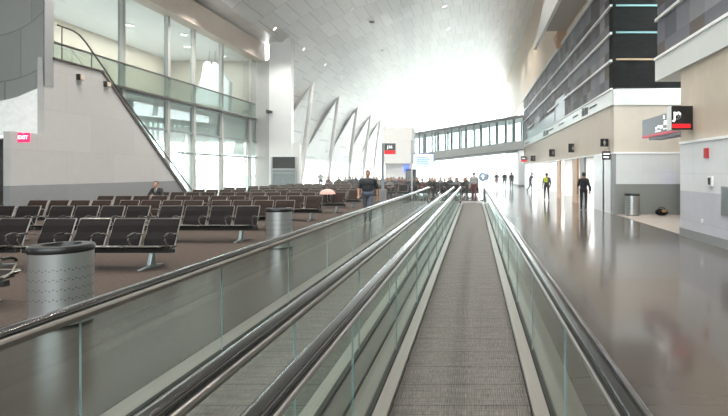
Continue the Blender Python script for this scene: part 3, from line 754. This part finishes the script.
# ------------------------------------------------------------------ people
def person(label, pos, rz, pose, cols, height=1.75, group=None, sleeves='long', extras=None, vox=.014, hair='32261f', bulk=1.1):
    """one continuous body; hair a child"""
    k = height/1.75
    J = {}
    if pose in ('stand', 'walk', 'push'):
        J = dict(pel=(0,0,.95), wai=(0,.0,1.10), che=(0,0,1.30), nec=(0,.01,1.46), hea=(0,-.02,1.615),
                 shL=(.165,.01,1.38), shR=(-.165,.01,1.38), elL=(.225,.04,1.11), elR=(-.225,.04,1.11), wrL=(.235,-.05,.87), wrR=(-.235,-.05,.87),
                 hiL=(.095,0,.92), hiR=(-.095,0,.92), knL=(.105,-.02,.50), knR=(-.105,-.02,.50), anL=(.11,.03,.09), anR=(-.11,.03,.09), toL=(.12,-.14,.04), toR=(-.12,-.14,.04))
        if pose == 'walk':
            J.update(knL=(.10,-.17,.51), anL=(.10,-.22,.10), toL=(.11,-.38,.06), knR=(-.10,.03,.49), anR=(-.10,.30,.13), toR=(-.11,.17,.04),
                     elL=(.225,.10,1.12), wrL=(.235,.08,.88), elR=(-.225,-.03,1.12), wrR=(-.22,-.17,.92))
        if pose == 'push':
            J.update(che=(0,-.08,1.28), nec=(0,-.14,1.43), hea=(0,-.2,1.57), shL=(.18,-.11,1.38), shR=(-.18,-.11,1.38), elL=(.22,-.30,1.18), elR=(-.22,-.30,1.18),
                     wrL=(.2,-.50,1.10), wrR=(-.2,-.50,1.10), knL=(.10,-.17,.51), anL=(.10,-.2,.10), toL=(.11,-.36,.05), knR=(-.10,.05,.49), anR=(-.10,.32,.13), toR=(-.11,.19,.04))
    else:
        J = dict(pel=(0,.02,.54), wai=(0,.06,.68), che=(0,.07,.88), nec=(0,.05,1.05), hea=(0,-.01,1.19),
                 shL=(.165,.06,.96), shR=(-.165,.06,.96), elL=(.26,-.02,.73), elR=(-.26,-.02,.73), wrL=(.09,-.24,.72), wrR=(-.09,-.24,.72),
                 hiL=(.10,.0,.52), hiR=(-.10,.0,.52), knL=(.14,-.44,.52), knR=(-.14,-.44,.52), anL=(.13,-.42,.09), anR=(-.13,-.42,.09), toL=(.14,-.59,.04), toR=(-.14,-.59,.04))
    J = {a: Vector(b) for a, b in J.items()}
    for q in ('sh', 'el', 'wr'):
        for e in 'LR': J[q+e].x *= bulk
    t = thing('person', label, 'person', pos, rz, group); t.scale = (k, k, k)
    B = MB(); tags = []
    def seg(a, b, ra, rb, tg): B.limb(J[a], J[b], ra, rb); tags.append((J[a], J[b], tg))
    lean = (J['nec']-J['pel']).normalized(); R = Vector((0,0,1)).rotation_difference(lean).to_matrix()
    B.ell(J['pel'], (.165*bulk,.12*bulk,.13), rot=R); B.ell((J['wai']+J['che'])/2 - lean*.05, (.158*bulk,.115*bulk,.2), rot=R); B.ell(J['che'], (.172*bulk,.12*bulk,.16), rot=R)
    tags.append((J['pel']-lean*.05, J['pel'], 1)); tags.append((J['wai'], J['che']+lean*.08, 0))
    seg('shL', 'shR', .066, .066, 0); seg('nec', 'hea', .06, .055, 2)
    for q in 'LR': B.limb(J['nec']-lean*.015, J['sh'+q]+lean*.015, .05, .05); tags.append((J['nec']-lean*.05, J['sh'+q], 0))
    for s in 'LR':
        seg('sh'+s, 'el'+s, .06*bulk, .047*bulk, 0); seg('el'+s, 'wr'+s, .044, .03, 0 if sleeves == 'long' else 2)
        seg('hi'+s, 'kn'+s, .092, .06, 1); seg('kn'+s, 'an'+s, .058, .042, 1); seg('an'+s, 'to'+s, .046, .034, 3)
    h = J['hea']; fwd = Vector((0, -1, 0))
    B.ell(h, (.08,.1,.118)); B.ell(h+Vector((0,-.035,-.06)), (.056,.06,.06)); B.limb(h+Vector((0,-.088,.015)), h+Vector((0,-.108,-.022)), .01, .015)
    for sx in (-1, 1): B.ell(h+Vector((sx*.078,.01,-.005)), (.014,.024,.034))
    B.ell(h+Vector((0,-.09,-.055)), (.028,.012,.009))
    tags.append((h+Vector((0,-.03,-.08)), h+Vector((0,0,.1)), 2))
    me0 = B.mesh('tmp', M['white'])
    o = bpy.data.objects.new('tmp', me0); COL.objects.link(o)
    rm = o.modifiers.new('r', 'REMESH'); rm.mode = 'VOXEL'; rm.voxel_size = vox
    sm = o.modifiers.new('s', 'SMOOTH'); sm.factor = .5; sm.iterations = 2
    bpy.context.view_layer.update()
    me = bpy.data.meshes.new_from_object(o.evaluated_get(bpy.context.evaluated_depsgraph_get())); bpy.data.objects.remove(o)
    # hands: palm, four fingers and a thumb, added to the same mesh
    HB = MB()
    for s in 'LR':
        w = J['wr'+s]; d = (w-J['el'+s]).normalized(); side = d.cross(Vector((0,1,0))) if abs(d.y) < .8 else d.cross(Vector((0,0,1)))
        side.normalize(); nrm = side.cross(d).normalized(); p = w + d*.055
        HR = Matrix((side, nrm, d)).transposed()
        HB.ell(p, (.042,.018,.055), 10, 6, 0, HR)
        for q in range(4):
            b0 = w + d*.095 + side*(.03-.02*q); ln = (.03,.036,.034,.026)[q]
            b1 = b0 + d*ln - nrm*.008; b2 = b1 + d*ln*.7 - nrm*.02
            HB.tube([b0-d*.02, b0, b1, b2], .0095, 6, 0, r1=.007)
        b0 = w + d*.035 + side*.036
        HB.tube([b0-side*.012, b0+d*.02+side*.018, b0+d*.05+side*.024-nrm*.012], .011, 6, 0, r1=.008)
    nf = len(me.polygons); nv = len(me.vertices)
    bm = bmesh.new(); bm.from_mesh(me)
    vs = [bm.verts.new(v) for v in HB.v]
    for f in HB.f: bm.faces.new([vs[i] for i in f])
    bmesh.ops.recalc_face_normals(bm, faces=bm.faces)
    mi = {0: 0, 1: 1, 2: 2, 3: 3}
    bm.faces.ensure_lookup_table()
    for i, f in enumerate(bm.faces):
        f.smooth = True
        if i >= nf: f.material_index = 2; continue
        c = f.calc_center_median(); best = None
        for a, b, tg in tags:
            ab = b-a; u = max(0, min(1, (c-a).dot(ab)/max(ab.length_squared, 1e-9))); dd = (c-a-ab*u).length
            if tg == 2 and c.z < J['nec'].z+.0 and abs(c.x) < .2: dd += .05
            if best is None or dd < best[0]: best = (dd, tg)
        f.material_index = best[1]
        if extras == 'suit' and best[1] == 0 and abs(c.x) < .05*(c.z-J['wai'].z)/.35 and c.y < J['che'].y-.06 and c.z > J['wai'].z: f.material_index = 4 if abs(c.x) > .014 else 5
        if extras == 'vest' and best[1] == 0 and abs(c.x) < .2 and c.z > J['wai'].z+.05 and c.x > -.04: f.material_index = 4
    me.materials.clear()
    for m in cols: me.materials.append(m)
    bm.to_mesh(me); bm.free()
    body = bpy.data.objects.new('body', me); COL.objects.link(body); body.parent = t
    hb = MB(); hb.ell(h+Vector((0,.012,.024)), (.09,.106,.108), 14, 9)
    keep = [(f, m) for f, m in zip(hb.f, hb.m) if not (sum(hb.v[i][1] for i in f)/len(f) < h.y-.045 and sum(hb.v[i][2] for i in f)/len(f) < h.z+.062) and sum(hb.v[i][2] for i in f)/len(f) > h.z-.055]
    hb.f = [f for f, m in keep]; hb.m = [m for f, m in keep]
    ob('hair', hb, mat('hair '+hair, hair, .6), t, smooth=True)
    if vox < .018:
        eb = MB()
        for sx in (-1, 1): eb.ell(h+Vector((sx*.03,-.086,.012)), (.011,.008,.007), 8, 5)
        ob('eyes', eb, M['ink'], t)
    return t
CM = {}
def cm(h, r=.75):
    if h not in CM: CM[h] = mat('cloth '+h, h, r, 0, .1, 30)
    return CM[h]
def cols(shirt, pants, skin='b88a6e', shoe='1b1a1a', *more): return [cm(shirt), cm(pants), cm(skin, .5), cm(shoe, .4)] + [cm(m) for m in more]
p = person('man in dark navy shirt and jeans standing beside the walkway by the J16 sign', (-3.62, 17, 0), .12, 'walk', cols('23262d', '4a4f5c', 'a87c62'), 1.80, sleeves='short', hair='2a211c', vox=.012, bulk=1.3)
person('man in black suit sitting by the panelled wall looking down', (-13.325, 21.4-.37-.1, .0), 0, 'sit', cols('17181b', '17181b', 'b98c70', '111111', 'c9c9cc', '34363c'), 1.78, extras='suit', hair='2a2320', vox=.012)
p = person('man in black standing with his back to us by the wooden post', (4.88, 22.3, 0), PI-.35, 'stand', cols('15161a', '15161a', '9c745c'), 1.72, sleeves='short', hair='191513', vox=.012)
b = thing('shoulder_bag', 'small dark bag at the hip of the man in black', 'bag', (4.88, 22.3, 0), PI-.35)
ob('bag_body', MB().box(-.33,-.255,-.06,.1,.86,1.08), M['leather'], b, bevel=.015)
ob('strap', MB().tube([(-.3,.0,1.08),(-.25,.03,1.25),(-.16,.06,1.46)], .012, 6), M['leather'], b)
person('worker in dark clothes and yellow safety vest walking past the wooden post', (4.4, 30.4, 0), PI, 'walk', cols('23262c', '23252b', '8f6b55', '151515', 'b8c832'), 1.66, extras='vest', vox=.016)
person('person in grey leaning forward and pushing something along the long wall', (4.75, 42.5, 0), PI/2, 'push', cols('4a4a4d', '38383c', 'a27a62'), 1.72, vox=.018)
person('person in dark coat walking beyond the far pier, left of the walking pair', (3.1, 51.5, 0), PI, 'walk', cols('2e3036', '2b2c31'), 1.7, vox=.02)
person('person in dark jacket walking beyond the far pier, right of the walking pair', (3.75, 50.5, 0), PI, 'walk', cols('36383c', '303136'), 1.65, vox=.02)
person('person in reddish trousers walking alone in the far bright corridor', (2.45, 55, 0), PI, 'walk', cols('6d6468', '8a4a4a'), 1.68, vox=.02)
person('person in pale top and dark red trousers stepping off the walkway end', (-.02, 29.6, 0), PI, 'walk', cols('a3a6a6', '6b3a3e'), 1.72, vox=.016)
person('tiny dark figure farthest away in the bright corridor', (1.75, 68, 0), PI, 'stand', cols('55585e', '44464c'), 1.7, vox=.025)
person('person in pale shirt standing among the seated crowd by the slanted struts', (-14.0, 45.6, 0), .3, 'stand', cols('9aa0a0', '4a4c50'), 1.75, vox=.02)
# seated crowd: six variants copied onto benches
var = []
PAL = [('22272a', '1d1e22', 'dark green jacket'), ('1c1d22', '26272b', 'black coat'), ('5d3b3c', '222327', 'dull red top'), ('3c4450', '2a2c33', 'slate blue jumper'), ('7b7f80', '303136', 'pale grey shirt'), ('2c332c', '1f2024', 'olive coat')]
for a, b, nm in PAL:
    var.append([person('', (0, 0, 0), 0, 'sit', cols(a, b), 1.72, vox=.022, bulk=1.0), nm, False])
def sitter(v, x, y, label, group):
    src, nm, u = var[v]; o = copy_tree(src) if u else src; var[v][2] = True
    o.location = (x, y, .0); o['label'] = f'seated person in {nm}, ' + label; o['group'] = group
n = 0
for r, d in enumerate(fr):
    for k in range(3):
        for s in ((0, 2, 3), (1, 2, 3), (0, 1, 3), (0, 2))[(r+k) % 4]:
            x = -1.0-2.8*k+(s-1.5)*.65
            sitter((n*5+r) % 6, x, d-.1, f'{ORD[r]} row beyond the walkway, {ORD[3-s]} seat of {["right","middle","left"][k]} bench', 'seated crowd beyond the walkway end'); n += 1
for r, d in enumerate((44.5, 48, 52)):
    for k in range(2):
        for s in ((1, 2), (0, 3), (0, 1, 2))[(r+k) % 3]:
            x = -9.2-2.8*k+(s-1.5)*.65
            sitter((n*5+r+1) % 6, x, d-.1, f'{ORD[r]} row by the struts, {ORD[3-s]} seat on {["walkway","window"][k]} side', 'seated crowd by the slanted struts'); n += 1
# parasol left on a seat
t = thing('umbrella', 'pale pink open umbrella resting on a seat row end', 'umbrella', (-6.15, 21.05, .46))
cp = MB(); K = 16; prof = [(.001,.22),(.1,.21),(.2,.17),(.28,.10),(.33,.0)]
ob('canopy', MB().lathe([(.33,0),(.28,.10),(.2,.17),(.1,.21),(.001,.22),(.001,.2),(.1,.19),(.19,.15),(.27,.09),(.32,0)], K), M['pink'], t, smooth=True, loc=(0, -.1, .33))
ob('shaft', MB().tube([(0,-.1,.0),(0,-.1,.55)], .01, 6), M['steel'], t)

# ------------------------------------------------------------------ middle ground: kiosk, sign pole, screens
t = thing('gate_kiosk', 'pale box-shaped kiosk wall standing behind the J16 sign', 'kiosk', (-6.9, 45, 0))
ob('upper_box', MB().box(-1.32, 1.32, 0, 2.2, 2.45, 5.75), mat('kiosk grey white', 'f6f7f6', .5), t, bevel=.03)
ob('lower_wall', MB().box(-1.2, 1.1, .3, 2.0, 0, 2.45), M['white'], t)
ob('counter', MB().box(-1.3, .9, -.5, .1, 0, 1.1), M['grey'], t, bevel=.02)
ob('screen', MB().box(.55, .95, .24, .3, 1.7, 2.3), M['bluescreen'], t)
t = thing('sign_post', 'steel post with square black and red gate sign reading J16', 'sign', (-5.4, 29.5, 0))
ob('post', MB().tube([(0,0,.0),(0,0,3.42)], .085, 12), M['legmetal'], t, smooth=True)
ob('pedestal', MB().lathe([(.22,0),(.22,.68),(.19,.7)], 18), M['grey'], t, smooth=True)
ob('sign_box', MB().box(.1, .74, -.02, .14, 2.76, 3.4), M['signblack'], t, bevel=.01)
ob('red_band', MB().box(.11, .73, -.03, -.018, 2.77, 2.98), M['signred'], t)
text(t, 'lettering', 'J16', .24, (.42, -.028, 3.18), (PI/2, 0, 0), M['signwhite'], align='CENTER', bold=.005)
t = thing('information_display', 'wide bright flight information screen on a slim pole', 'screen', (-4.0, 32, 0))
ob('pole', MB().tube([(0,0,0),(0,0,3.75)], .05, 10), M['steel'], t, smooth=True)
ob('housing', MB().box(.07, 1.42, 0, .12, 2.0, 2.9), M['blackplastic'], t, bevel=.01)
ob('screen', MB().box(.1, 1.39, -.012, .004, 2.04, 2.86), M['screen'], t)
mb = MB()
for k in range(4): mb.box(.3, 1.15-.1*(k % 2), -.018, -.008, 2.2+.13*k, 2.25+.13*k)
ob('text_lines', mb, mat('screen text', '7f96c8', .5), t)
ob('bracket', MB().box(-.02, .1, .02, .1, 2.4, 2.5), M['steel'], t)
t = thing('floor_sign', 'round pale blue sign on slim stand at the walkway end', 'sign', (.52, 30.2, 0))
ob('pole', MB().tube([(0,0,0),(0,0,1.25)], .025, 8), M['steel'], t)
ob('foot', MB().lathe([(.2,0),(.2,.03)], 18), M['dkgrey'], t)
ob('disc', MB().ell((0,0,1.42), (.27,.03,.28), 20, 10), mat('pale blue sign', '9db6d2', .4), t, smooth=True)
ob('disc_mark', MB().prism([(-.05,1.3),(.05,1.3),(.05,1.44),(.12,1.44),(0,1.56),(-.12,1.44),(-.05,1.44)], 'y', -.036, -.028), M['signwhite'], t)
t = thing('vending_machine', 'tall dark machine standing right of the J16 sign post', 'machine', (-5.1, 40, 0))
ob('cabinet', MB().box(-.4,.4,0,.7,0,1.95), mat('charcoal cabinet', '3b3d42', .4), t, bevel=.02)
ob('front_panel', MB().box(-.33,.15,-.02,0,.6,1.8), M['signgrey'], t); ob('slot', MB().box(-.3,.3,-.02,0,.2,.4), M['blackplastic'], t)

# ------------------------------------------------------------------ skybridge
A = Vector((5.6, 56.7, 0)); Bv = Vector((-11.5, 72, 0)); Lb = (Bv-A).length
t = thing('skybridge', 'enclosed glazed footbridge crossing the hall at the far end', 'footbridge', (A.x, A.y, 0))
dirv = (Bv-A).normalized(); t.rotation_euler = (0, 0, math.atan2(dirv.y, dirv.x))
def zs(u): return -1.35*u/Lb*1.0
def slab(z0, z1, w0, w1, u0=-.5, u1=Lb): return [(u0, z0+zs(u0)), (u1, z0+zs(u1)), (u1, z1+zs(u1)), (u0, z1+zs(u0))], w0, w1
def br(name, z0, z1, w0, w1, m, u0=.1, u1=Lb):
    pl, a, b = slab(z0, z1, w0, w1, u0, u1)
    return ob(name, MB().prism(pl, 'y', a, b), m, t)
# local +y points away from the hall's near side when rotated; near face is at +y
br('deck', 4.35, 5.3, -3.2, .0, M['fascia']); br('deck_underside', 4.25, 4.36, -3.0, -.2, M['grey'])
br('roof', 7.85, 8.2, -3.3, .1, M['grey']); 
br('glass_front', 5.3, 7.85, -.08, -.04, M['winglass']); br('glass_back', 5.3, 7.85, -3.1, -3.06, M['winglass'])
n = 9
for k in range(n+1):
    u = k*(Lb-.3)/n
    for w in (-.12, -3.12):
        ob('mullion', MB().box(u-.12, u+.12, w, w+.16, 5.3+zs(u), 7.9+zs(u)), M['legmetal'], t)
for k in range(n):
    u = (k+.62)*(Lb-.3)/n
    ob('side_panel', MB().box(u-.3, u+.12, -.16, -.1, 5.3+zs(u), 7.9+zs(u)), M['legmetal'], t)
# lattice strip above it
t = thing('lattice_mast', 'dark slanted lattice strip standing above the footbridge by cream wall', 'lattice', (3.45, 57.5, 8.1))
mb = MB().tube([(-.1,0,0),(-.45,0,2.2)], .05, 6).tube([(.35,0,0),(.0,0,2.2)], .05, 6)
ob('mast_rails', mb, M['dkgrey'], t)
mb = MB()
for k in range(9): mb.box(-.14-.036*k+.0, .34-.036*k, -.05, .05, .12+k*.23, .26+k*.23)
ob('crosspieces', mb, M['darkmetal'], t)

# ------------------------------------------------------------------ light, sky, camera
w = bpy.data.worlds.new('sky'); S.world = w; w.use_nodes = True
nt = w.node_tree; bg = nt.nodes['Background']
tc = nn(nt, 'ShaderNodeTexCoord'); nz = nn(nt, 'ShaderNodeTexNoise'); nz.inputs['Scale'].default_value = 1.5
nt.links.new(tc.outputs['Generated'], nz.inputs[0])
r = nn(nt, 'ShaderNodeValToRGB'); r.color_ramp.elements[0].color = (.86,.93,1,1); r.color_ramp.elements[1].color = (1,1,1,1)
nt.links.new(nz.outputs[0], r.inputs[0]); nt.links.new(r.outputs[0], bg.inputs[0]); bg.inputs[1].default_value = 7

def area(name, loc, rot, sx, sy, e, col=(1,.96,.9)):
    l = bpy.data.lights.new(name, 'AREA'); l.shape = 'RECTANGLE'; l.size = sx; l.size_y = sy; l.energy = e; l.color = col
    o = bpy.data.objects.new(name, l); COL.objects.link(o); o.location = loc; o.rotation_euler = rot; return o
def spot(name, loc, e, ang=110):
    l = bpy.data.lights.new(name, 'SPOT'); l.energy = e; l.spot_size = math.radians(ang); l.spot_blend = .6; l.shadow_soft_size = .2; l.color = (1,.95,.88)
    o = bpy.data.objects.new(name, l); COL.objects.link(o); o.location = loc; return o
for x, ys, nm in rows:
    for y in ys: spot('downlight', (x, y, ceil_z(x)[0]-.15), 1200)
for x in (-14., -9.6, -2.7, 2.6):
    for y in (4, 12, 20, 28): spot('downlight', (x, y, ceil_z(max(x, -14))[0]-.3), 2000)
area('shop lamp', (9, 24, 2.7), (0,0,0), 4, 3, 220); area('shop lamp', (9, 31, 2.7), (0,0,0), 4, 8, 600); area('shop lamp', (9, 45, 2.7), (0,0,0), 4, 14, 1000)
area('upper room lamp', (-20, 30, 10.2), (0,0,0), 5, 14, 1200, (1,1,1)); area('lobby lamp', (-20, 32, 3.9), (0,0,0), 5, 18, 2500)
for x, y in ((-7, 41), (-3, 36), (-8, 34)): spot('downlight', (x, y, ceil_z(x)[0]-.3), 3000)  # extra spots added to lift the backlit kiosk front, no fittings there
area('recess lamp', (7.5, 17, 4.4), (0,0,0), 2, 2, 60)

hz = bpy.data.materials.new('veil'); hz.use_nodes = True
hn = hz.node_tree; hn.nodes.clear(); ho = nn(hn, 'ShaderNodeOutputMaterial'); hv = nn(hn, 'ShaderNodeVolumeScatter')
hv.inputs['Density'].default_value = .006; hv.inputs['Anisotropy'].default_value = .55; hn.links.new(hv.outputs[0], ho.inputs['Volume'])  # scatter volume added in place of lens glare and fading with distance
tag(ob('veil', MB().box(-30, 14, 16, YE-.4, -.2, 19), hz, kind='stuff'), 'thin bright haze standing in for lens glare and distance fade in the far half of the hall', 'veil')

cam = bpy.data.cameras.new('camera'); co = bpy.data.objects.new('camera', cam); COL.objects.link(co)
co.location = (0, 0, H); co.rotation_euler = (PI/2, 0, 0)
cam.sensor_fit = 'HORIZONTAL'; cam.sensor_width = 36; cam.lens = F/728*36
cam.shift_x = (364-474.3)/728; cam.shift_y = -(208-171.6)/728; cam.clip_end = 600; cam.clip_start = .05
S.camera = co
S.view_settings.view_transform = 'Standard'; S.view_settings.look = 'None'; S.view_settings.gamma = 1; S.view_settings.use_curve_mapping = False
S.view_settings.exposure = 0.25
S.cycles.max_bounces = 10; S.cycles.transparent_max_bounces = 24; S.cycles.sample_clamp_indirect = 6
